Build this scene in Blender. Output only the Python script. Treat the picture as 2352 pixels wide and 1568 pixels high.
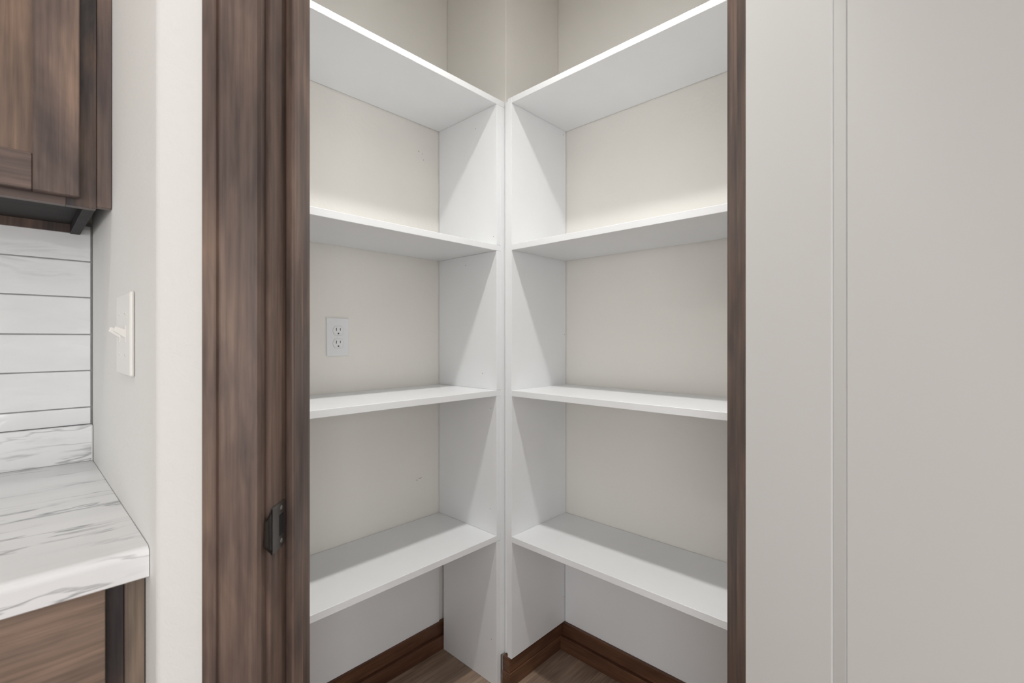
import bpy, bmesh, math, random
from mathutils import Matrix, Vector

for o in list(bpy.data.objects):
    bpy.data.objects.remove(o, do_unlink=True)
scene = bpy.context.scene
C = scene.collection
rnd = random.Random(7)

# ------------------------------------------------------------------ camera
EYE = 1.125
YAW = 0.81577
CAMX, CAMY = -1.1101, -1.0723
cd = bpy.data.cameras.new('camera')
cam = bpy.data.objects.new('camera', cd)
C.objects.link(cam)
cam.location = (CAMX, CAMY, EYE)
cam.rotation_euler = (math.pi / 2, 0, -YAW)
cd.sensor_width = 36.0
cd.lens = 1076.94 * 36.0 / 2352.0
cd.shift_y = -4.8 / 2352.0
cd.clip_start = 0.02
cd.dof.use_dof = True
cd.dof.focus_distance = 1.6
cd.dof.aperture_fstop = 9.0
scene.camera = cam

# ------------------------------------------------------------------ world, exposure, added fill light
w = bpy.data.worlds.new('world')
scene.world = w
w.use_nodes = True
w.node_tree.nodes['Background'].inputs[0].default_value = (0.80, 0.88, 1.0, 1)
w.node_tree.nodes['Background'].inputs[1].default_value = 1.0
scene.view_settings.view_transform = 'Standard'
scene.view_settings.look = 'None'
scene.view_settings.exposure = 0.08
scene.view_settings.gamma = 1.0
scene.view_settings.use_curve_mapping = False

WALL_H = 2.45
KX, KY = -4.3, -4.3            # far kitchen walls (behind the camera)

def area(name, loc, direction, sx, sy, power, col=(1, 1, 1)):
    l = bpy.data.lights.new(name, 'AREA')
    l.shape = 'RECTANGLE'
    l.size, l.size_y, l.energy, l.color = sx, sy, power, col
    o = bpy.data.objects.new(name, l)
    C.objects.link(o)
    o.location = loc
    o.rotation_euler = Vector(direction).to_track_quat('-Z', 'Z').to_euler()
    return o

FILL_POWER = 41  # unseen fill lights, added to brighten the pantry through its doorway
area('added_window_fill', (KX + 0.03, -2.42, 1.15), (1, 0, 0), 1.55, 2.0, FILL_POWER, (1.0, 0.99, 0.985))
area('added_window_fill', (-2.42, KY + 0.03, 1.15), (0, 1, 0), 1.55, 2.0, FILL_POWER, (1.0, 0.99, 0.985))
PANTRY_LAMP_POWER = 5.5
DOWNLIGHT_STRENGTH = 72.0

# ------------------------------------------------------------------ measured layout (metres, floor = 0)
S2 = math.sqrt(2)
def D(s, n):                   # along / through the diagonal door wall -> world xy
    return ((n + s) / S2, (n - s) / S2)
DEP, DEPR = 0.305, 0.2807      # left wall plane y, right wall plane x (0,0 = corner of the boxed chase)
TL, TR = 0.0395, 0.0375
YL, XR = 0.0031, -0.0119
SH = [EYE - 0.6536, EYE - 0.1831, EYE + 0.2873, EYE + 0.7614]   # undersides of the shelves
TH = 0.0188
XW = -0.992                    # kitchen side of the pantry's short wall
NF = -0.9652                   # front of the door wall
WT = 0.115
NB = NF + WT
SJL, SJR = -0.3032, 0.320      # jamb faces
CORNER_R = 0.43
XWI = XW + WT
YRO = D(CORNER_R, NF)[1]
YRI = YRO + WT
BASE_H, BASE_LOW = 0.094, 0.049

# ------------------------------------------------------------------ node helpers
def new_mat(name):
    m = bpy.data.materials.new(name)
    m.use_nodes = True
    nt = m.node_tree
    b = nt.nodes['Principled BSDF']
    return m, nt, b

def coords(nt, scale=(1, 1, 1), rot=(0, 0, 0), jitter=True):
    tc = nt.nodes.new('ShaderNodeTexCoord')
    mp = nt.nodes.new('ShaderNodeMapping')
    mp.inputs['Scale'].default_value = scale
    mp.inputs['Rotation'].default_value = rot
    if jitter:
        oi = nt.nodes.new('ShaderNodeObjectInfo')
        mul = nt.nodes.new('ShaderNodeVectorMath'); mul.operation = 'SCALE'
        mul.inputs[0].default_value = (13.7, 7.1, 19.3)
        nt.links.new(oi.outputs['Random'], mul.inputs['Scale'])
        add = nt.nodes.new('ShaderNodeVectorMath'); add.operation = 'ADD'
        nt.links.new(tc.outputs['Object'], add.inputs[0])
        nt.links.new(mul.outputs[0], add.inputs[1])
        nt.links.new(add.outputs[0], mp.inputs['Vector'])
    else:
        nt.links.new(tc.outputs['Object'], mp.inputs['Vector'])
    return mp.outputs['Vector']

def noise(nt, vec, scale, detail=3, rough=0.5, dist=0.0):
    n = nt.nodes.new('ShaderNodeTexNoise')
    n.inputs['Scale'].default_value = scale
    n.inputs['Detail'].default_value = detail
    n.inputs['Roughness'].default_value = rough
    n.inputs['Distortion'].default_value = dist
    nt.links.new(vec, n.inputs['Vector'])
    return n.outputs['Fac']

def ramp(nt, fac, stops):
    r = nt.nodes.new('ShaderNodeValToRGB')
    e = r.color_ramp.elements
    while len(e) < len(stops):
        e.new(0.5)
    for k, (p, c) in enumerate(stops):
        e[k].position = p
        e[k].color = (*c, 1) if len(c) == 3 else c
    nt.links.new(fac, r.inputs['Fac'])
    return r.outputs['Color']

def mix(nt, a, b, fac, mode='MIX'):
    m = nt.nodes.new('ShaderNodeMix')
    m.data_type = 'RGBA'; m.blend_type = mode
    if isinstance(fac, float):
        m.inputs[0].default_value = fac
    else:
        nt.links.new(fac, m.inputs[0])
    for sock, v in ((m.inputs[6], a), (m.inputs[7], b)):
        if isinstance(v, tuple):
            sock.default_value = (*v, 1)
        else:
            nt.links.new(v, sock)
    return m.outputs[2]

def bump(nt, b, fac, strength, dist):
    n = nt.nodes.new('ShaderNodeBump')
    n.inputs['Strength'].default_value = strength
    n.inputs['Distance'].default_value = dist
    nt.links.new(fac, n.inputs['Height'])
    nt.links.new(n.outputs['Normal'], b.inputs['Normal'])

def plain(name, col, rough=0.5, metal=0.0, grain=0.03, scale=40.0, spec=0.5):
    m, nt, b = new_mat(name)
    f = noise(nt, coords(nt), scale, 3)
    lo = tuple(c * (1 - grain) for c in col); hi = tuple(min(1, c * (1 + grain)) for c in col)
    nt.links.new(ramp(nt, f, [(0.3, lo), (0.7, hi)]), b.inputs['Base Color'])
    b.inputs['Roughness'].default_value = rough
    b.inputs['Metallic'].default_value = metal
    b.inputs['Specular IOR Level'].default_value = spec
    return m

def wall_paint(name, col, relief):
    m, nt, b = new_mat(name)
    v = coords(nt, jitter=False)
    f = noise(nt, v, 3.0, 2)
    lo = tuple(c * 0.985 for c in col); hi = tuple(c * 1.01 for c in col)
    nt.links.new(ramp(nt, f, [(0.3, lo), (0.7, hi)]), b.inputs['Base Color'])
    b.inputs['Roughness'].default_value = 0.62
    b.inputs['Specular IOR Level'].default_value = 0.3
    h = noise(nt, v, 55.0, 3, 0.6, 0.6)
    bump(nt, b, ramp(nt, h, [(0.42, (0, 0, 0)), (0.62, (1, 1, 1))]), relief, 0.002)
    return m

def wood(name, dark, mid, light, axis=2, blotch=5.0, rough=0.42, grain=0.35, spec=0.4):
    """stained timber; axis = direction of the grain"""
    m, nt, b = new_mat(name)
    def stretched(k):
        sc = [1.0, 1.0, 1.0]; sc[axis] = k
        return coords(nt, tuple(sc))
    big = noise(nt, stretched(0.35), blotch, 4, 0.55, 0.6)
    c1 = ramp(nt, big, [(0.30, dark), (0.5, mid), (0.70, light)])
    fine = noise(nt, stretched(0.035), 150.0, 4, 0.6)
    g = ramp(nt, fine, [(0.3, (1 - grain,) * 3), (0.65, (1.08,) * 3)])
    c2 = mix(nt, c1, g, 1.0, 'MULTIPLY')
    streak = noise(nt, stretched(0.13), blotch * 5.0, 3, 0.55, 0.5)
    g3 = ramp(nt, streak, [(0.32, (0.78, 0.76, 0.79)), (0.5, (1.0, 0.985, 0.975)), (0.68, (1.17, 1.13, 1.09))])
    c3 = mix(nt, c2, g3, 1.0, 'MULTIPLY')
    nt.links.new(c3, b.inputs['Base Color'])
    b.inputs['Roughness'].default_value = rough
    b.inputs['Specular IOR Level'].default_value = spec
    bump(nt, b, fine, 0.08, 0.0006)
    return m

WALLC = (0.83, 0.808, 0.76)
M = {}
M['wall'] = wall_paint('greige_wall_paint', WALLC, 0.10)
M['wall_tex'] = wall_paint('textured_greige_wall_paint', (0.730, 0.724, 0.700), 0.12)  # greyer kitchen paint, toned darker to offset its strong light
M['ceil'] = wall_paint('white_ceiling_paint', (0.88, 0.875, 0.86), 0.4)
M['shelf'] = plain('white_melamine', (0.875, 0.888, 0.902), 0.38, grain=0.008, scale=9)
M['door'] = plain('white_door_paint', (0.755, 0.757, 0.745), 0.45, grain=0.006, scale=4)
trim_cols = ((0.085, 0.060, 0.052), (0.140, 0.098, 0.080), (0.205, 0.140, 0.108))
M['trim'] = wood('stained_trim_wood', *trim_cols, axis=2, blotch=12, spec=0.3)
M['trim_h'] = wood('stained_trim_wood_head', *trim_cols, axis=0, blotch=12)
cab_cols = ((0.080, 0.060, 0.058), (0.165, 0.118, 0.100), (0.30, 0.205, 0.15))
M['cab'] = wood('stained_cabinet_wood', *cab_cols, axis=2, blotch=7)
M['cab_p'] = wood('stained_cabinet_panel', (0.115, 0.08, 0.065), (0.21, 0.142, 0.106), (0.33, 0.22, 0.155), axis=2, blotch=7)
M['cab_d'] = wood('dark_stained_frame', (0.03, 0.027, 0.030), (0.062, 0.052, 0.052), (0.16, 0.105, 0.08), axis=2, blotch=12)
M['cab_h'] = wood('stained_cabinet_wood_rail', *cab_cols, axis=0, blotch=7)
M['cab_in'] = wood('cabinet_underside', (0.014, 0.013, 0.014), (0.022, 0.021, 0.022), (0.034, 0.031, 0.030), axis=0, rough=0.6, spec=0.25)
M['cab_l'] = wood('light_stained_drawer', (0.15, 0.107, 0.083), (0.245, 0.175, 0.135), (0.34, 0.245, 0.185), axis=0, blotch=10)
M['cab_lv'] = wood('light_stained_filler', (0.15, 0.115, 0.09), (0.215, 0.168, 0.132), (0.28, 0.215, 0.17), axis=2, blotch=10)
base_cols = ((0.070, 0.030, 0.016), (0.120, 0.055, 0.030), (0.175, 0.085, 0.046))
M['base_x'] = wood('baseboard_wood', *base_cols, axis=0, blotch=8, grain=0.3)
M['base_y'] = wood('baseboard_wood_side', *base_cols, axis=1, blotch=8, grain=0.3)
M['plank'] = wood('floor_plank', (0.27, 0.190, 0.135), (0.345, 0.250, 0.185), (0.42, 0.315, 0.24), axis=0, blotch=7, rough=0.33, grain=0.42)
M['slab'] = plain('subfloor', (0.12, 0.085, 0.06), 0.7)
M['outlet'] = plain('white_plastic', (0.80, 0.81, 0.82), 0.32, grain=0.004)
M['almond'] = plain('off_white_plastic', (0.745, 0.73, 0.695), 0.32, grain=0.004)
M['groove'] = plain('plastic_gap', (0.36, 0.36, 0.36), 0.6)
M['slot'] = plain('contact_slot', (0.04, 0.04, 0.04), 0.6)
M['bronze'] = plain('oil_rubbed_bronze', (0.13, 0.12, 0.112), 0.30, 0.85, grain=0.15)
M['black'] = plain('dark_hole', (0.008, 0.007, 0.007), 0.8)
M['steel'] = plain('screw_steel', (0.28, 0.27, 0.26), 0.3, 0.9)
M['grout'] = plain('grey_grout', (0.44, 0.435, 0.425), 0.85, grain=0.08)
M['caulk'] = plain('white_caulk', (0.78, 0.77, 0.74), 0.6)
M['scuff'] = plain('grey_scuff', (0.22, 0.21, 0.20), 0.8)
M['hole'] = plain('screw_shadow', (0.18, 0.18, 0.18), 0.7)

def tile_mat():
    m, nt, b = new_mat('white_glazed_tile')
    b.inputs['Base Color'].default_value = (0.79, 0.795, 0.80, 1)
    v = coords(nt, (0.55, 1, 1.6))
    f = noise(nt, v, 17.0, 2, 0.45, 0.6)
    c = ramp(nt, f, [(0.3, (0.80, 0.805, 0.81)), (0.7, (0.85, 0.852, 0.855))])
    nt.links.new(c, b.inputs['Base Color'])
    b.inputs['Roughness'].default_value = 0.10
    bump(nt, b, f, 0.8, 0.007)
    return m
M['tile'] = tile_mat()

def marble_mat():
    m, nt, b = new_mat('marble_laminate')
    tilt = (0, math.radians(24), math.radians(-17))
    v = coords(nt, (1.0, 1.0, 1.0), tilt, jitter=False)
    vs = coords(nt, (0.9, 5.0, 5.0), tilt, jitter=False)
    cloud = noise(nt, vs, 2.2, 3, 0.5, 0.2)
    base = ramp(nt, cloud, [(0.3, (0.80, 0.802, 0.806)), (0.62, (0.88, 0.882, 0.885))])
    n1 = noise(nt, vs, 4.2, 4, 0.55, 0.25)
    band = ramp(nt, n1, [(0.478, (0, 0, 0)), (0.498, (1, 1, 1)), (0.502, (1, 1, 1)), (0.525, (0, 0, 0))])
    msk = noise(nt, vs, 3.4, 2, 0.5, 0.5)
    mk = ramp(nt, msk, [(0.43, (0, 0, 0)), (0.60, (1, 1, 1))])
    f = mix(nt, band, mk, 1.0, 'MULTIPLY')
    c = mix(nt, base, (0.34, 0.345, 0.355), f)
    n2 = noise(nt, vs, 11.0, 3, 0.55, 0.2)
    b2 = ramp(nt, n2, [(0.58, (0, 0, 0)), (0.75, (0.6, 0.6, 0.6))])
    f2 = mix(nt, b2, mk, 1.0, 'MULTIPLY')
    c = mix(nt, c, (0.40, 0.405, 0.415), f2)
    nt.links.new(c, b.inputs['Base Color'])
    b.inputs['Roughness'].default_value = 0.30
    return m
M['marble'] = marble_mat()

def glow(name, col, strength):
    m, nt, b = new_mat(name)
    b.inputs['Base Color'].default_value = (0.8, 0.8, 0.8, 1)
    b.inputs['Emission Color'].default_value = (*col, 1)
    b.inputs['Emission Strength'].default_value = strength
    return m
M['bulb'] = glow('lit_diffuser', (1.0, 0.985, 0.96), 70.0)
M['down'] = glow('lit_downlight', (1.0, 0.985, 0.96), DOWNLIGHT_STRENGTH)
M['down_dim'] = glow('dimmed_downlight', (1.0, 0.985, 0.96), 0.3 * DOWNLIGHT_STRENGTH)

# ------------------------------------------------------------------ mesh helpers
def link(name, bm, mat, parent=None, loc=(0, 0, 0), rot=(0, 0, 0), smooth=False):
    me = bpy.data.meshes.new(name)
    bmesh.ops.recalc_face_normals(bm, faces=bm.faces[:])
    bm.to_mesh(me); bm.free()
    if smooth:
        for f in me.polygons:
            f.use_smooth = True
    me.materials.append(mat)
    o = bpy.data.objects.new(name, me)
    C.objects.link(o)
    o.location = loc; o.rotation_euler = rot
    if parent is not None:
        o.parent = parent
    return o

def root(name, loc=(0, 0, 0), rz=0.0):
    o = bpy.data.objects.new(name, None)
    C.objects.link(o)
    o.location = loc; o.rotation_euler = (0, 0, rz)
    o.empty_display_size = 0.05
    return o

def tag(o, label, cat, kind=None, group=None):
    o['label'] = label; o['category'] = cat
    if kind: o['kind'] = kind
    if group: o['group'] = group
    return o

def box_bm(sx, sy, sz, bev=0.0, seg=1):
    bm = bmesh.new()
    bmesh.ops.create_cube(bm, size=1.0)
    for v in bm.verts:
        v.co.x *= sx; v.co.y *= sy; v.co.z *= sz
    if bev > 0:
        bmesh.ops.bevel(bm, geom=bm.edges[:], offset=bev, segments=seg, affect='EDGES', profile=0.5)
    return bm

def box(name, mat, lo, hi, parent=None, bev=0.0, seg=1, origin=None):
    """lo/hi in world coordinates, or in the parent's coordinates if the parent is turned"""
    s = [h - l for l, h in zip(lo, hi)]
    c = [(h + l) / 2 for l, h in zip(lo, hi)]
    if parent is not None and origin is None:
        c = [a - b for a, b in zip(c, parent.location)]
    return link(name, box_bm(*s, bev, seg), mat, parent, c)

def lbox(name, mat, lo, hi, parent, bev=0.0, seg=1):
    return box(name, mat, lo, hi, parent, bev, seg, origin=1)

def prism_bm(poly, z0, z1):
    bm = bmesh.new()
    vs = [bm.verts.new((x, y, z0)) for x, y in poly]
    f = bm.faces.new(vs)
    r = bmesh.ops.extrude_face_region(bm, geom=[f])
    for e in r['geom']:
        if isinstance(e, bmesh.types.BMVert):
            e.co.z = z1
    return bm

def disc_bm(r, h, seg=16, axis='z', bev=0.0):
    bm = bmesh.new()
    bmesh.ops.create_cone(bm, cap_ends=True, segments=seg, radius1=r, radius2=r - bev, depth=h)
    if axis == 'x':
        bmesh.ops.rotate(bm, verts=bm.verts, matrix=Matrix.Rotation(math.pi / 2, 3, 'Y'))
    if axis == 'y':
        bmesh.ops.rotate(bm, verts=bm.verts, matrix=Matrix.Rotation(math.pi / 2, 3, 'X'))
    return bm

def lathe_bm(prof, seg=24, ring=False):
    bm = bmesh.new()
    rings = []
    for r, z in prof:
        rings.append([bm.verts.new((r * math.cos(2 * math.pi * k / seg), r * math.sin(2 * math.pi * k / seg), z)) for k in range(seg)])
    for a, b in zip(rings, rings[1:]):
        for k in range(seg):
            bm.faces.new((a[k], a[(k + 1) % seg], b[(k + 1) % seg], b[k]))
    if ring:
        a, b = rings[-1], rings[0]
        for k in range(seg):
            bm.faces.new((a[k], a[(k + 1) % seg], b[(k + 1) % seg], b[k]))
        return bm
    bm.faces.new(rings[0]); bm.faces.new(list(reversed(rings[-1])))
    bmesh.ops.remove_doubles(bm, verts=bm.verts, dist=1e-6)
    return bm

# ------------------------------------------------------------------ the setting
# floor: slab and its planks (planks run along x)
floor = link('floor', box_bm(5.0, 5.0, 0.05), M['slab'], None, (-1.9, -1.9, -0.032))
tag(floor, 'brown wood-look plank floor', 'floor', 'structure')
PW, PL = 0.182, 1.22
pm = {}
row = 0
y = DEP - 0.035 - PW / 2 + 0.07
while y > KY - 0.1:
    x = 0.30 - ((row * 0.37) % 1.0) * PL - PL / 2 + PL
    while x > KX - PL / 2:
        x0, x1 = max(x - PL / 2, KX - 0.05), min(x + PL / 2, DEPR + 0.05)
        if x1 - x0 > 0.03:
            key = round(x1 - x0, 3)
            cx_ = (x0 + x1) / 2
            if key in pm:
                o = pm[key].copy(); C.objects.link(o)
            else:
                o = link('plank', box_bm(x1 - x0 - 0.0008, PW - 0.0008, 0.007, 0.0006), M['plank'])
                pm[key] = o
            o.parent = floor
            o.location = (cx_ + 1.9, y + 1.9, -0.0035 + 0.032)
        x -= PL
    y -= PW
    row += 1

ceiling = link('ceiling', box_bm(5.0, 5.0, 0.06), M['ceil'], None, (-1.9, -1.9, WALL_H + 0.03))
tag(ceiling, 'white ceiling above the pantry and kitchen', 'ceiling', 'structure')

wall_back = box('wall_back', M['wall'], (KX, DEP, 0), (DEPR + 0.12, DEP + 0.12, WALL_H))
tag(wall_back, 'greige painted wall behind the left shelves and the kitchen tiles', 'wall', 'structure')
wall_right = box('wall_right', M['wall'], (DEPR, KY, 0), (DEPR + 0.12, DEP, WALL_H))
tag(wall_right, 'greige painted wall behind the right-hand shelves', 'wall', 'structure')
wall_corner = box('wall_corner', M['wall'], (0, 0, 0), (DEPR - 0.0005, DEP - 0.0005, WALL_H), bev=0.0025, seg=2)
tag(wall_corner, 'boxed-out corner of painted wall between the two shelving units', 'wall', 'structure')

# short wall towards the kitchen plus the left part of the diagonal door wall
RL, RR = SJL - 0.019, SJR + 0.019
pl = [(XW, DEP), (XW, NF * S2 - XW), D(RL, NF), D(RL, NB), (XWI, NB * S2 - XWI), (XWI, DEP)]
bm = prism_bm(pl, 0, WALL_H)
ed = [e for e in bm.edges if abs(e.verts[0].co.z - e.verts[1].co.z) > 1 and abs(e.verts[0].co.x - XW) < 1e-4 and e.verts[0].co.y < 0]
bmesh.ops.bevel(bm, geom=ed, offset=0.006, segments=4, affect='EDGES', profile=0.5)
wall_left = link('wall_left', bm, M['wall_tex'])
tag(wall_left, 'textured greige wall with the light switch, turning the corner to the doorway', 'wall', 'structure')
pr = [(DEPR, YRO), (DEPR, YRI), (NB * S2 - YRI, YRI), D(RR, NB), D(RR, NF), (NF * S2 - YRO, YRO)]
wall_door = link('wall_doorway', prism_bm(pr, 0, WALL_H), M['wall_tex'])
tag(wall_door, 'greige wall behind the open white door', 'wall', 'structure')
ph = [D(RL, NF), D(RR, NF), D(RR, NB), D(RL, NB)]
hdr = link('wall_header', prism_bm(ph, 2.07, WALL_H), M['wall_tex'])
tag(hdr, 'greige wall above the doorway', 'wall', 'structure')

for o_ in (wall_left, wall_door):       # the pantry side takes the lighter paint, to bounce more light
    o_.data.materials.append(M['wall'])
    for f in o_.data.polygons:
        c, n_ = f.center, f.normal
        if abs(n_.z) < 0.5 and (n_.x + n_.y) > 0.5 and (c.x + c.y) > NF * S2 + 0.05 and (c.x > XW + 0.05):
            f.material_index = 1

# kitchen walls behind the camera, each with an unseen window added for fill
def wall_with_added_window(name, label, along_x, n):
    r = root(name, (0, 0, 0))
    tag(r, label, 'wall', 'structure')
    a0, a1, h0, h1 = -3.25, -1.60, 0.10, 2.20
    e0, e1 = KX if along_x else KY, DEPR + 0.12 if along_x else DEP + 0.12
    def seg(u0, u1, z0, z1):
        if along_x:
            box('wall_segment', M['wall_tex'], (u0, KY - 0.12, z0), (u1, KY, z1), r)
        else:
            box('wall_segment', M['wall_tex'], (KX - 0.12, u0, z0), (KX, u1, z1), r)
    seg(e0 - (0.12 if along_x else 0), a0, 0, WALL_H); seg(a1, e1, 0, WALL_H)
    seg(a0, a1, 0, h0); seg(a0, a1, h1, WALL_H)
    wr = root('window_%d' % n, (((a0 + a1) / 2, KY - 0.06, h0) if along_x else (KX - 0.06, (a0 + a1) / 2, h0)), 0 if along_x else math.pi / 2)  # unseen window frame, put in to go with the fill light
    tag(wr, 'unseen white framed window added for the pantry fill light in the %s wall' % ('front' if along_x else 'far left'), 'window', 'structure')
    W, H = a1 - a0, h1 - h0
    lbox('frame', M['outlet'], (-W / 2, -0.03, 0), (W / 2, 0.03, 0.05), wr)
    lbox('frame', M['outlet'], (-W / 2, -0.03, H - 0.05), (W / 2, 0.03, H), wr)
    for sx in (-1, 0, 1):
        c = sx * (W / 2 - 0.025)
        lbox('frame', M['outlet'], (c - 0.025, -0.03, 0.05), (c + 0.025, 0.03, H - 0.05), wr)
wall_with_added_window('wall_front', 'greige kitchen wall facing the pantry doorway', True, 1)
wall_with_added_window('wall_left_far', 'greige kitchen wall at the far left', False, 2)

# wear on the walls
for (x, z, ln, a) in ((-0.128, EYE + 0.665, 0.006, 0.5), (-0.112, EYE + 0.66, 0.004, -0.6), (-0.108, EYE + 0.640, 0.003, 0.2),
                      (-0.122, EYE - 0.492, 0.012, -0.2), (-0.136, EYE - 0.496, 0.007, 0.3)):
    o = link('scuff_mark', box_bm(ln, 0.0004, 0.0016), M['scuff'], wall_back)
    o.location = Vector((x, DEP - 0.0002, z)) - wall_back.location
    o.rotation_euler = (0, a, 0)

# baseboards: an upper board and a thicker lower board on each wall
def baseboard(name, label, pieces):
    lo = pieces[0][1]
    r = root(name, (lo[0], lo[1], 0))
    tag(r, label, 'baseboard', 'structure')
    for nm, a, b, mt in pieces:
        box(nm, mt, a, b, r, bev=0.0012)
baseboard('baseboard_left', 'two-tier brown baseboard under the left shelves', [
    ('upper_board', (XWI, DEP - 0.014, BASE_LOW), (-0.001, DEP, BASE_H), M['base_x']),
    ('lower_board', (XWI, DEP - 0.026, 0), (-0.001, DEP, BASE_LOW - 0.0006), M['base_x'])])
baseboard('baseboard_right', 'two-tier brown baseboard under the right-hand shelves', [
    ('upper_board', (DEPR - 0.018, YRI, BASE_LOW), (DEPR, -0.0335, BASE_H), M['base_y']),
    ('lower_board', (DEPR - 0.031, YRI, 0), (DEPR, -0.0335, BASE_LOW - 0.0006), M['base_y'])])
baseboard('baseboard_corner', 'brown baseboard wrapping the boxed-out corner', [
    ('upper_board', (-0.016, -0.0315, BASE_LOW), (DEPR, -0.0002, BASE_H), M['base_x']),
    ('lower_board', (-0.0178, -0.0340, 0), (DEPR, -0.0002, BASE_LOW - 0.0008), M['base_x']),
    ])

# ------------------------------------------------------------------ door frame (stained trim)
AX = math.radians(-45)      # local x = along the wall (s), local y = through the wall (n)
def diag_root(name, s, n, z=0.0, extra=0.0):
    x, y_ = D(s, n)
    return root(name, (x, y_, z), AX + extra)

HEAD = 2.05
def door_frame():
    fr = diag_root('trim_1', 0, NF)
    tag(fr, 'dark stained wooden door frame around the pantry opening', 'door frame', 'structure')
    jd = 0.122
    for sgn, sj in ((-1, SJL), (1, SJR)):
        a, b = sorted((sj, sj + sgn * 0.019))
        lbox('jamb', M['trim'], (a, 0, 0), (b, jd, HEAD + 0.019), fr, 0.0015)
        a, b = sorted((sj, sj - sgn * 0.0115))
        lbox('door_stop', M['trim'], (a, 0.040, 0), (b, 0.072, HEAD), fr, 0.0025, 2)
        # face casing: wide flat board with a raised back band along its outer edge
        i = sj + sgn * 0.005
        prof = [(0, 0), (0, -0.011), (0.003, -0.0145), (0.0445, -0.0165), (0.0455, -0.0150), (0.0475, -0.0150), (0.0485, -0.0185), (0.050, -0.0195),
                (0.0635, -0.0195), (0.0655, -0.017), (0.0655, 0)]
        bm = prism_bm([(i + sgn * px, py) for px, py in prof], 0, HEAD + 0.0)
        link('casing', bm, M['trim'], fr)
        # plain inner casing on the pantry side
        a, b = sorted((sj + sgn * 0.006, sj + sgn * 0.062))
        lbox('inner_casing', M['trim'], (a, WT, 0), (b, WT + 0.012, HEAD + 0.05), fr, 0.003, 2)
    lbox('head_jamb', M['trim_h'], (SJL, 0, HEAD), (SJR, jd, HEAD + 0.019), fr, 0.0015)
    lbox('head_casing', M['trim_h'], (SJL - 0.0705, -0.0195, HEAD + 0.001), (SJR + 0.0705, 0, HEAD + 0.0665), fr, 0.003)
    # strike plate on the left jamb: plate with a latch hole, curled lip, two screws
    zc, hh = 0.8905, 0.0285
    bm = bmesh.new()
    out = [(0.003, -hh), (0.036, -hh), (0.040, -hh + 0.004), (0.040, hh - 0.004), (0.036, hh), (0.003, hh)]
    inn = [(0.020, -0.0135), (0.020, 0.0135), (0.033, 0.0135), (0.033, -0.0135)]
    vo = [bm.verts.new((0.0016, y_, z)) for y_, z in out]
    vi = [bm.verts.new((0.0016, y_, z)) for y_, z in inn]
    es = [bm.edges.new((l[k], l[(k + 1) % len(l)])) for l in (vo, vi) for k in range(len(l))]
    bmesh.ops.triangle_fill(bm, edges=es, use_beauty=True)
    fs = bm.faces[:]
    r = bmesh.ops.extrude_face_region(bm, geom=fs)
    for e in r['geom']:
        if isinstance(e, bmesh.types.BMVert):
            e.co.x = 0.0002
    sp = link('strike_plate', bm, M['bronze'], fr, (SJL, 0, zc))
    sp['label'] = 'dark bronze latch strike plate on the left jamb'
    bm = bmesh.new()
    path = [(0.0016, 0.0032, hh), (0.0016, 0.000, hh - 0.0015), (0.0012, -0.003, hh - 0.005), (-0.0006, -0.006, hh - 0.009), (-0.0035, -0.0078, hh - 0.0135)]
    rows_ = []
    for (px, py, h) in path:
        rows_.append([bm.verts.new((px, py, -h + 2 * h * k / 8)) for k in range(9)])
    for a, b in zip(rows_, rows_[1:]):
        for k in range(8):
            bm.faces.new((a[k], a[k + 1], b[k + 1], b[k]))
    bmesh.ops.solidify(bm, geom=bm.faces[:], thickness=0.0012)
    link('lip', bm, M['bronze'], sp, smooth=True)
    lbox('latch_hole', M['black'], (0.0001, 0.0195, -0.014), (0.0009, 0.0335, 0.014), sp)
    for sgn in (-1, 1):
        o = link('screw', disc_bm(0.0034, 0.0012, 12, 'x', 0.0012), M['steel'], sp, (0.0020, 0.0265, sgn * 0.0208))
door_frame()

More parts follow.
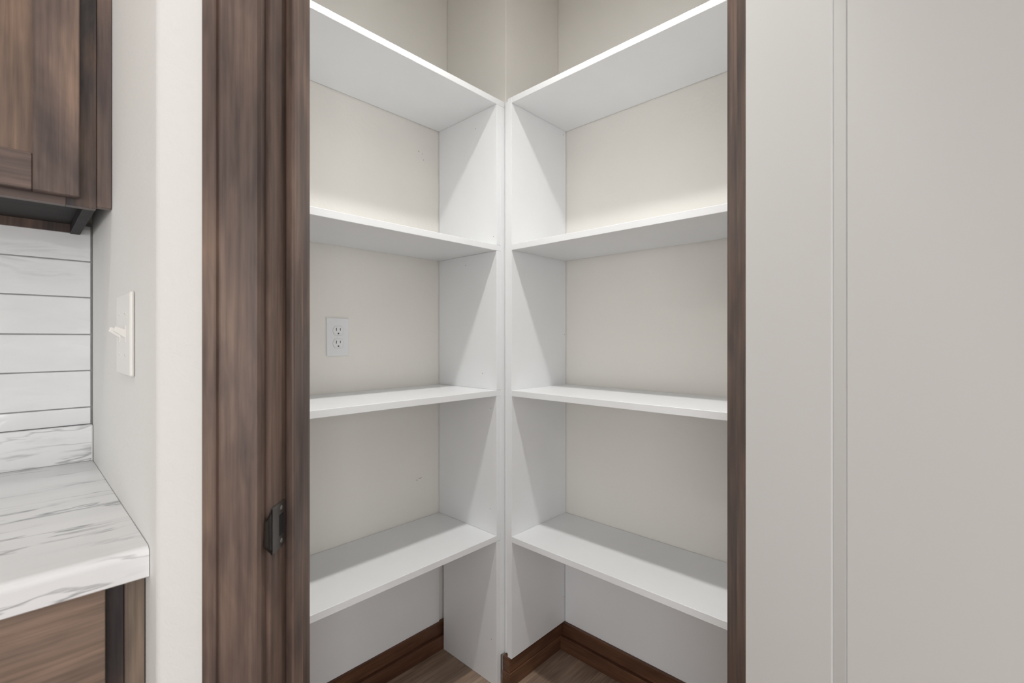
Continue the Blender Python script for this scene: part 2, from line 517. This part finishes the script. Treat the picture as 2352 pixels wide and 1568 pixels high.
# ------------------------------------------------------------------ open white panelled door
OPEN = math.radians(98.0)
def door():
    pin_s, pin_n = SJR - 0.004, NF - 0.006
    r = diag_root('door_1', pin_s, pin_n, 0.0, OPEN)
    # local: closed slab runs along -x from the pin, thickness along +y
    tag(r, 'white painted recessed-panel door standing open on the right', 'door', 'structure')
    W, T, y0 = 0.606, 0.035, 0.006
    ST = 0.126
    z0, z1 = 0.012, 2.04
    m = M['door']
    lbox('stile', m, (-0.002 - ST, y0, z0), (-0.002, y0 + T, z1), r, 0.001)
    lbox('stile', m, (-W, y0, z0), (-W + ST, y0 + T, z1), r, 0.001)
    xa, xb = -W + ST, -0.002 - ST
    lbox('rail', m, (xa, y0, z0), (xb, y0 + T, z0 + 0.22), r)
    lbox('rail', m, (xa, y0, z1 - 0.115), (xb, y0 + T, z1), r)
    za, zb = z0 + 0.22, z1 - 0.115
    lbox('panel', m, (xa + 0.0228, y0 - 0.0066, za + 0.0228), (xb - 0.0228, y0 + T + 0.0066, zb - 0.0228), r, 0.0004)
    lbox('panel_core', m, (xa, y0 + 0.004, za), (xb, y0 + T - 0.004, zb), r)
    # moulding that slopes up from the stiles and rails to the raised panel, on both faces
    prof = [(0.0004, 0.004), (0.0004, 0.0012), (0.0220, -0.0070), (0.0222, 0.004)]
    for face in (0, 1):
        fy = (lambda d: y0 + d) if face == 0 else (lambda d: y0 + T - d)
        for xs, dx in ((xa, 1), (xb, -1)):
            link('moulding', prism_bm([(xs + dx * a, fy(d)) for a, d in prof], za + 0.0006, zb - 0.0006), m, r)
        for zs, dz in ((za, 1), (zb, -1)):
            bm = bmesh.new()
            ends = [[bm.verts.new((x, fy(d), zs + dz * a)) for a, d in prof] for x in (xa + 0.0224, xb - 0.0224)]
            n = len(prof)
            for k in range(n):
                bm.faces.new((ends[0][k], ends[0][(k + 1) % n], ends[1][(k + 1) % n], ends[1][k]))
            bm.faces.new(ends[0]); bm.faces.new(ends[1])
            link('moulding', bm, m, r)
    for z in (0.20, 1.02, 1.84):
        h = link('hinge', disc_bm(0.0055, 0.09, 12), M['bronze'], r, (0, 0, z))
    k = link('knob', lathe_bm([(0.0, -0.008), (0.031, -0.008), (0.031, 0.0), (0.012, 0.004), (0.011, 0.022), (0.024, 0.032), (0.027, 0.045), (0.02, 0.056), (0.0, 0.058)], 20), M['bronze'], r,
             (-W + 0.06, y0 + T + 0.008, 0.89), (-math.pi / 2, 0, 0), True)
    k = link('knob', lathe_bm([(0.0, -0.008), (0.031, -0.008), (0.031, 0.0), (0.012, 0.004), (0.011, 0.022), (0.024, 0.032), (0.027, 0.045), (0.02, 0.056), (0.0, 0.058)], 20), M['bronze'], r,
             (-W + 0.06, y0 - 0.008, 0.89), (math.pi / 2, 0, 0), True)
door()

# ------------------------------------------------------------------ shelving units
def dot(parent, p, axis):
    o = link('screw_hole', disc_bm(0.0013, 0.0005, 8, axis), M['hole'], parent)
    o.location = Vector(p) - parent.location

def left_unit():
    r = root('shelving_unit', (-0.44, YL, 0))
    tag(r, 'white melamine shelving unit on the left pantry wall, around the outlet', 'shelving')
    m = M['shelf']
    xl = XWI + 0.001
    back = DEP - 0.0018
    for k, z in enumerate(SH):
        xr = -0.0012 if k == 3 else -0.0215
        box('shelf', m, (xl, YL, z), (xr, back, z + TH), r, 0.0008)
    # full-height outer panel behind short supports that carry each shelf
    box('side_panel', m, (-0.0207, YL + 0.0005, BASE_H + 0.002), (-0.0008, back, SH[3] - 0.0002), r, 0.0006)
    zs = [(0.0, SH[0])] + [(SH[k] + TH, SH[k + 1]) for k in range(3)]
    for k, (a, b) in enumerate(zs):
        yb = DEP - 0.0285 if k == 0 else back
        box('support_panel', m, (-TL, YL, a + 0.0003), (-0.0211, yb, b - 0.0003), r, 0.0006)
        box('support_panel', m, (xl, YL, a + 0.0003), (xl + 0.018, yb, b - 0.0003), r, 0.0006)
    box('back_panel', m, (xl + 0.018, DEP - 0.0075, BASE_H + 0.0005), (-TL - 0.004, DEP - 0.0005, SH[0] - 0.0005), r)
    xx = -TL - 0.0001
    for (yy, z) in ((0.104, EYE + 0.712), (0.018, EYE + 0.335), (0.155, EYE + 0.255), (0.070, EYE - 0.113), (0.030, EYE - 0.225), (0.034, EYE - 0.555), (0.028, EYE - 0.98)):
        dot(r, (xx, yy, z), 'x')
    return r

def right_unit():
    r = root('shelving_unit', (XR, -0.44, 0))
    tag(r, 'white melamine shelving unit on the right pantry wall beside the open door', 'shelving')
    m = M['shelf']
    yf = YRI + 0.001
    back = DEPR - 0.0018
    for k, z in enumerate(SH):
        box('shelf', m, (XR, yf, z), (back, -TR + 0.0005, z + TH), r, 0.0008)
    box('side_panel', m, (XR, -TR + 0.0009, BASE_H + 0.001), (back, -0.0192, SH[3] + TH), r, 0.0006)
    box('spacer_panel', m, (-0.0035, -0.0186, BASE_H + 0.004), (back, -0.0008, SH[3] + TH - 0.003), r, 0.0006)
    zs = [(BASE_H, SH[0])] + [(SH[k] + TH, SH[k + 1]) for k in range(3)]
    for a, b in zs:
        box('support_panel', m, (XR, yf, a + 0.0003), (back, yf + 0.018, b - 0.0003), r, 0.0006)
    box('back_panel', m, (DEPR - 0.0075, yf + 0.018, BASE_H + 0.0005), (DEPR - 0.0005, -TR - 0.0010, SH[0] - 0.0005), r)
    yy = -TR + 0.0007
    for (xx, z) in ((0.262, EYE + 0.745), (0.270, EYE + 0.018), (0.268, EYE - 0.94)):
        dot(r, (xx, yy, z), 'y')
    return r
left_unit()
right_unit()

# ------------------------------------------------------------------ duplex outlet on the pantry wall
def outlet():
    cx_, z = -0.4290, EYE + 0.0072
    r = root('wall_outlet', (cx_, DEP, z - 0.0585))
    tag(r, 'white duplex electrical outlet on the wall behind the left shelves', 'outlet')
    zc = 0.0585
    lbox('cover_plate', M['outlet'], (-0.0356, -0.0060, 0), (0.0356, -0.0003, 0.117), r, 0.0028, 3)
    for sg in (1, -1):
        zz = zc + sg * 0.0194
        def face(hw, hh, y0, y1):
            n = 28
            pts = []
            for k in range(n):
                a = 2 * math.pi * k / n
                pts.append((hw * math.cos(a), max(-hh, min(hh, hw * math.sin(a)))))
            bm = bmesh.new()
            vs = [bm.verts.new((px, y0, pz)) for px, pz in pts]
            f = bm.faces.new(vs)
            rr = bmesh.ops.extrude_face_region(bm, geom=[f])
            for e in rr['geom']:
                if isinstance(e, bmesh.types.BMVert):
                    e.co.y = y1
            return bm
        g = link('socket_gap', face(0.0176, 0.0146, -0.0064, -0.0050), M['groove'], r, (0, 0, zz))
        f = link('socket', face(0.0170, 0.0140, -0.0070, -0.0050), M['outlet'], r, (0, 0, zz))
        lbox('slot', M['slot'], (-0.0075, -0.0073, -0.0005), (-0.0053, -0.0068, 0.0085), f)
        lbox('slot', M['slot'], (0.0053, -0.0073, 0.0005), (0.0073, -0.0068, 0.0078), f)
        bm = disc_bm(0.0025, 0.0006, 12, 'y')
        link('ground_hole', bm, M['slot'], f, (0, -0.0071, -0.0085))
    link('screw', disc_bm(0.0030, 0.0012, 12, 'y'), M['outlet'], r, (0, -0.0064, zc))
outlet()

# ------------------------------------------------------------------ double light switch on the short wall
def switch():
    yc, zc = -0.164, EYE + 0.0075
    r = root('light_switch', (XW, yc, zc - 0.061))
    tag(r, 'off-white double toggle light switch on the wall beside the counter', 'light switch')
    m = M['almond']
    lbox('cover_plate', m, (-0.0062, -0.0625, 0), (-0.0003, 0.0625, 0.122), r, 0.003, 3)
    for sg in (-1, 1):
        yy = sg * 0.026
        c = lbox('toggle_collar', m, (-0.0072, yy - 0.0055, 0.061 - 0.0125), (-0.0058, yy + 0.0055, 0.061 + 0.0125), r, 0.0005)
        bm = bmesh.new()
        pts = [((0, -0.0045, -0.006), (0, 0.0045, -0.006), (0, 0.0045, 0.007), (0, -0.0045, 0.007)),
               ((-0.0135, -0.0036, 0.0045), (-0.0135, 0.0036, 0.0045), (-0.0115, 0.0036, 0.0115), (-0.0115, -0.0036, 0.0115))]
        a, b = [[bm.verts.new(p) for p in q] for q in pts]
        bm.faces.new(a); bm.faces.new(b)
        for k in range(4):
            bm.faces.new((a[k], a[(k + 1) % 4], b[(k + 1) % 4], b[k]))
        bmesh.ops.bevel(bm, geom=bm.edges[:], offset=0.0008, segments=2, affect='EDGES', profile=0.5)
        link('toggle', bm, m, r, (-0.0062, yy, 0.061))
        for dz in (-0.0302, 0.0302):
            s = link('screw', disc_bm(0.003, 0.0012, 12, 'x'), m, r, (-0.0064, yy, 0.061 + dz))
            lbox('slot', M['groove'], (-0.0008, -0.0026, -0.0004), (-0.00055, 0.0026, 0.0004), s)
switch()

# ------------------------------------------------------------------ kitchen side: worktop, splash, tiles, cabinets
CT = EYE - 0.262
def worktop():
    x0, x1 = -2.05, XW - 0.0008
    yf, yb = -0.333, DEP - 0.0005
    r = root('worktop', (x0, yf, CT - 0.037))
    tag(r, 'white marble-look countertop with grey veins and rounded front edge', 'countertop')
    # rounded postformed front edge: profile in (y, z), run along x
    pr_ = [(yb, CT), ]
    R = 0.011
    for k in range(9):
        a = math.pi / 2 + (math.pi / 2) * k / 8
        pr_.append((yf + R + R * math.cos(a), CT - R + R * math.sin(a)))
    pr_ += [(yf, CT - 0.0365), (yf + 0.002, CT - 0.038), (yf + 0.022, CT - 0.038), (yf + 0.022, CT - 0.030), (yb, CT - 0.030)]
    bm = bmesh.new()
    for x in (x0, x1):
        pass
    va = [bm.verts.new((x0 - r.location.x, y_ - r.location.y, z - r.location.z)) for y_, z in pr_]
    vb = [bm.verts.new((x1 - r.location.x, y_ - r.location.y, z - r.location.z)) for y_, z in pr_]
    n = len(pr_)
    for k in range(n):
        bm.faces.new((va[k], va[(k + 1) % n], vb[(k + 1) % n], vb[k]))
    bm.faces.new(va); bm.faces.new(vb)
    link('slab', bm, M['marble'], r)
    box('backsplash_strip', M['marble'], (x0, DEP - 0.0195, CT + 0.0004), (x1, DEP - 0.0005, CT + 0.078), r, 0.0012)
    box('caulk_line', M['caulk'], (x1 - 0.0022, DEP - 0.021, CT + 0.0002), (x1 - 0.0003, DEP - 0.0196, CT + 0.076), r)
worktop()

def tiles():
    grout = box('trim_2', M['grout'], (-2.05, DEP - 0.0050, CT + 0.0785), (XW - 0.0008, DEP - 0.0004, EYE + 0.252))
    tag(grout, 'white glossy subway tile backsplash above the marble strip', 'backsplash', 'structure')
    rows_z = [EYE - 0.1840, EYE - 0.1466, EYE - 0.0675, EYE + 0.0107, EYE + 0.0905, EYE + 0.1682, EYE + 0.2465]
    J = 0.0011
    proto = {}
    for k, (a, b) in enumerate(zip(rows_z, rows_z[1:])):
        x1 = XW - 0.0028
        first = 0.30 if k % 2 else 0.20
        while x1 > -2.04:
            x0 = max(x1 - first, -2.045)
            first = 0.303
            key = (round(x1 - x0, 3), round(b - a, 4))
            if key in proto:
                o = proto[key].copy(); C.objects.link(o)
            else:
                o = link('tile', box_bm(x1 - x0 - 0.0012, 0.0055, b - a - 2 * J, 0.0014, 2), M['tile'])
                proto[key] = o
            o.parent = grout
            o.location = Vector(((x0 + x1) / 2, DEP - 0.0078, (a + b) / 2)) - grout.location
            o.rotation_euler = (rnd.uniform(-0.006, 0.006), 0, rnd.uniform(-0.001, 0.001))
            x1 = x0
tiles()

def shaker(parent, name, x0, x1, z0, z1, yf, th, st, rl, knobside=None):
    """framed door; yf = front plane; coordinates in world"""
    d = root(name, (0, 0, 0)); d.parent = parent
    base = parent.location
    d.location = Vector((x0, yf, z0)) - base
    W, H = x1 - x0, z1 - z0
    lbox('stile', M['cab'], (0, 0, 0), (st, th, H), d, 0.0012)
    lbox('stile', M['cab'], (W - st, 0, 0), (W, th, H), d, 0.0012)
    lbox('rail', M['cab_h'], (st + 0.0004, 0.0003, 0), (W - st - 0.0004, th, rl), d, 0.0012)
    lbox('rail', M['cab_h'], (st + 0.0004, 0.0003, H - rl), (W - st - 0.0004, th, H), d, 0.0012)
    lbox('panel', M['cab_p'], (st - 0.004, 0.0075, rl - 0.004), (W - st + 0.004, th - 0.003, H - rl + 0.004), d)
    return d

UZ = EYE + 0.2238
def upper_cabinet(x1, label, filler):
    W, H, yf = 0.50, 0.76, 0.0
    x0 = x1 - W
    yb = DEP - 0.0006
    r = root('upper_cabinet', (x0, yf, UZ))
    tag(r, label, 'cabinet', group='wall cabinets over the counter')
    t = 0.019
    z1 = UZ + H
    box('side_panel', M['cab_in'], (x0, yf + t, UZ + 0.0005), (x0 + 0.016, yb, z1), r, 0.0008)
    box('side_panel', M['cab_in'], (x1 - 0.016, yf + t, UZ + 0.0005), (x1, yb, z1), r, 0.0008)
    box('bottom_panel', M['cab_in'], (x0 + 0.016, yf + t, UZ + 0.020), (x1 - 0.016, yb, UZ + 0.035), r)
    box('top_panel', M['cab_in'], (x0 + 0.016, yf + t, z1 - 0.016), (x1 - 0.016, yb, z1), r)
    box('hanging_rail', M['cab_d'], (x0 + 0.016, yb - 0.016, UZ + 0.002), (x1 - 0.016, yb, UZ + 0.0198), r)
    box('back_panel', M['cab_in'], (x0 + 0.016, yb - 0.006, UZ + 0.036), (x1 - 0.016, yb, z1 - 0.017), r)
    box('frame_stile', M['cab'], (x0, yf, UZ), (x0 + 0.038, yf + t, z1), r, 0.0008)
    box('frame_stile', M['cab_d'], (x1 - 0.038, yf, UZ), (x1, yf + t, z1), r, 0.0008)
    box('frame_rail', M['cab_h'], (x0 + 0.038, yf, UZ), (x1 - 0.038, yf + t, UZ + 0.036), r, 0.0008)
    box('frame_rail', M['cab_h'], (x0 + 0.038, yf, z1 - 0.036), (x1 - 0.038, yf + t, z1), r, 0.0008)
    shaker(r, 'door', x0 + 0.023, x1 - 0.023, UZ + 0.012, z1 - 0.012, yf - 0.0195, 0.019, 0.0545, 0.0575)
    if filler:
        box('scribe_filler', M['cab'], (x1 + 0.0003, yf - 0.001, UZ + 0.004), (XW - 0.0006, yf + 0.016, z1), r, 0.0008)
    return r
upper_cabinet(-1.0125, 'dark stained wall cabinet next to the pantry wall, above the tiles', True)
upper_cabinet(-1.0125 - 0.502, 'dark stained wall cabinet further left along the counter', False)

def base_cabinet(x1, label, filler):
    W, yf = 0.50, -0.305
    x0 = x1 - W
    yb = DEP - 0.028
    ztop = CT - 0.0312
    r = root('base_cabinet', (x0, yf, 0))
    tag(r, label, 'cabinet', group='base cabinets under the counter')
    t = 0.019
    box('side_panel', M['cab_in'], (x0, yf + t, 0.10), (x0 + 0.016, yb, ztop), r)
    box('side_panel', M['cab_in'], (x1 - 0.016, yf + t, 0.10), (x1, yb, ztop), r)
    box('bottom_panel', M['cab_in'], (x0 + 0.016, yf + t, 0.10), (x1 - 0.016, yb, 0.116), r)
    box('toe_kick', M['cab_h'], (x0, yf + 0.075, 0.0), (x1, yf + 0.091, 0.0995), r)
    box('frame_stile', M['cab'], (x0, yf, 0.10), (x0 + 0.036, yf + t, ztop), r, 0.0008)
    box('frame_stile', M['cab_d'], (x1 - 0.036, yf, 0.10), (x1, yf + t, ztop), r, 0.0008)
    for za, zb in ((0.10, 0.138), (ztop - 0.205, ztop - 0.167), (ztop - 0.038, ztop)):
        box('frame_rail', M['cab_h'], (x0 + 0.036, yf, za), (x1 - 0.036, yf + t, zb), r, 0.0008)
    box('drawer_front', M['cab_l'], (x0 + 0.020, yf - 0.0195, ztop - 0.178), (x1 - 0.020, yf - 0.0005, ztop - 0.0085), r, 0.0012, 2)
    shaker(r, 'door', x0 + 0.020, x1 - 0.020, 0.118, ztop - 0.194, yf - 0.0195, 0.019, 0.0545, 0.0575)
    if filler:
        box('scribe_filler', M['cab_lv'], (x1 + 0.0003, yf - 0.001, 0.10), (XW - 0.0012, yf + 0.016, ztop), r, 0.0008)
base_cabinet(-1.0140, 'dark stained base cabinet at the counter end, next to the pantry wall', True)
base_cabinet(-1.0140 - 0.502, 'dark stained base cabinet further left under the counter', False)

# ------------------------------------------------------------------ lamps (all above or behind the frame)
def pantry_lamp():
    r = root('ceiling_lamp', (-0.467, -0.467, WALL_H - 0.042))
    tag(r, 'small round white surface-mounted downlight on the pantry ceiling', 'ceiling lamp')
    link('housing', lathe_bm([(0.0, 0.010), (0.040, 0.010), (0.040, 0.0), (0.052, 0.0), (0.056, 0.004), (0.056, 0.0418), (0.0, 0.0418)], 32), M['outlet'], r)
    link('diffuser', disc_bm(0.0392, 0.003, 28), M['bulb'], r, (0, 0, 0.0078))
    l = bpy.data.lights.new('pantry_light', 'AREA')
    l.shape = 'DISK'; l.size = 0.075; l.energy = PANTRY_LAMP_POWER
    l.color = (1.0, 0.985, 0.96); l.spread = math.radians(112)
    o = bpy.data.objects.new('pantry_light', l)
    C.objects.link(o); o.parent = r; o.location = (0, 0, 0.0045)
pantry_lamp()

spots = [(-1.55, -0.45), (-1.0, -2.2), (-2.6, -2.6), (-3.2, -1.0)]  # unseen lights; the first is added over the counter to brighten it
wh = ['added above the counter to brighten it', 'above the kitchen floor by the right wall', 'in the middle of the kitchen', 'near the added far left window']
for (x, y_), s in zip(spots, wh):
    r = root('recessed_light', (x, y_, WALL_H - 0.008))
    tag(r, 'round white recessed ceiling light ' + s, 'ceiling light', group='recessed kitchen lights')
    link('trim_ring', lathe_bm([(0.075, 0.0), (0.095, 0.0), (0.097, 0.0078), (0.075, 0.0078)], 28, True), M['outlet'], r)
    link('lens', disc_bm(0.0745, 0.004, 28), M['down' if x == spots[0][0] else 'down_dim'], r, (0, 0, 0.004))
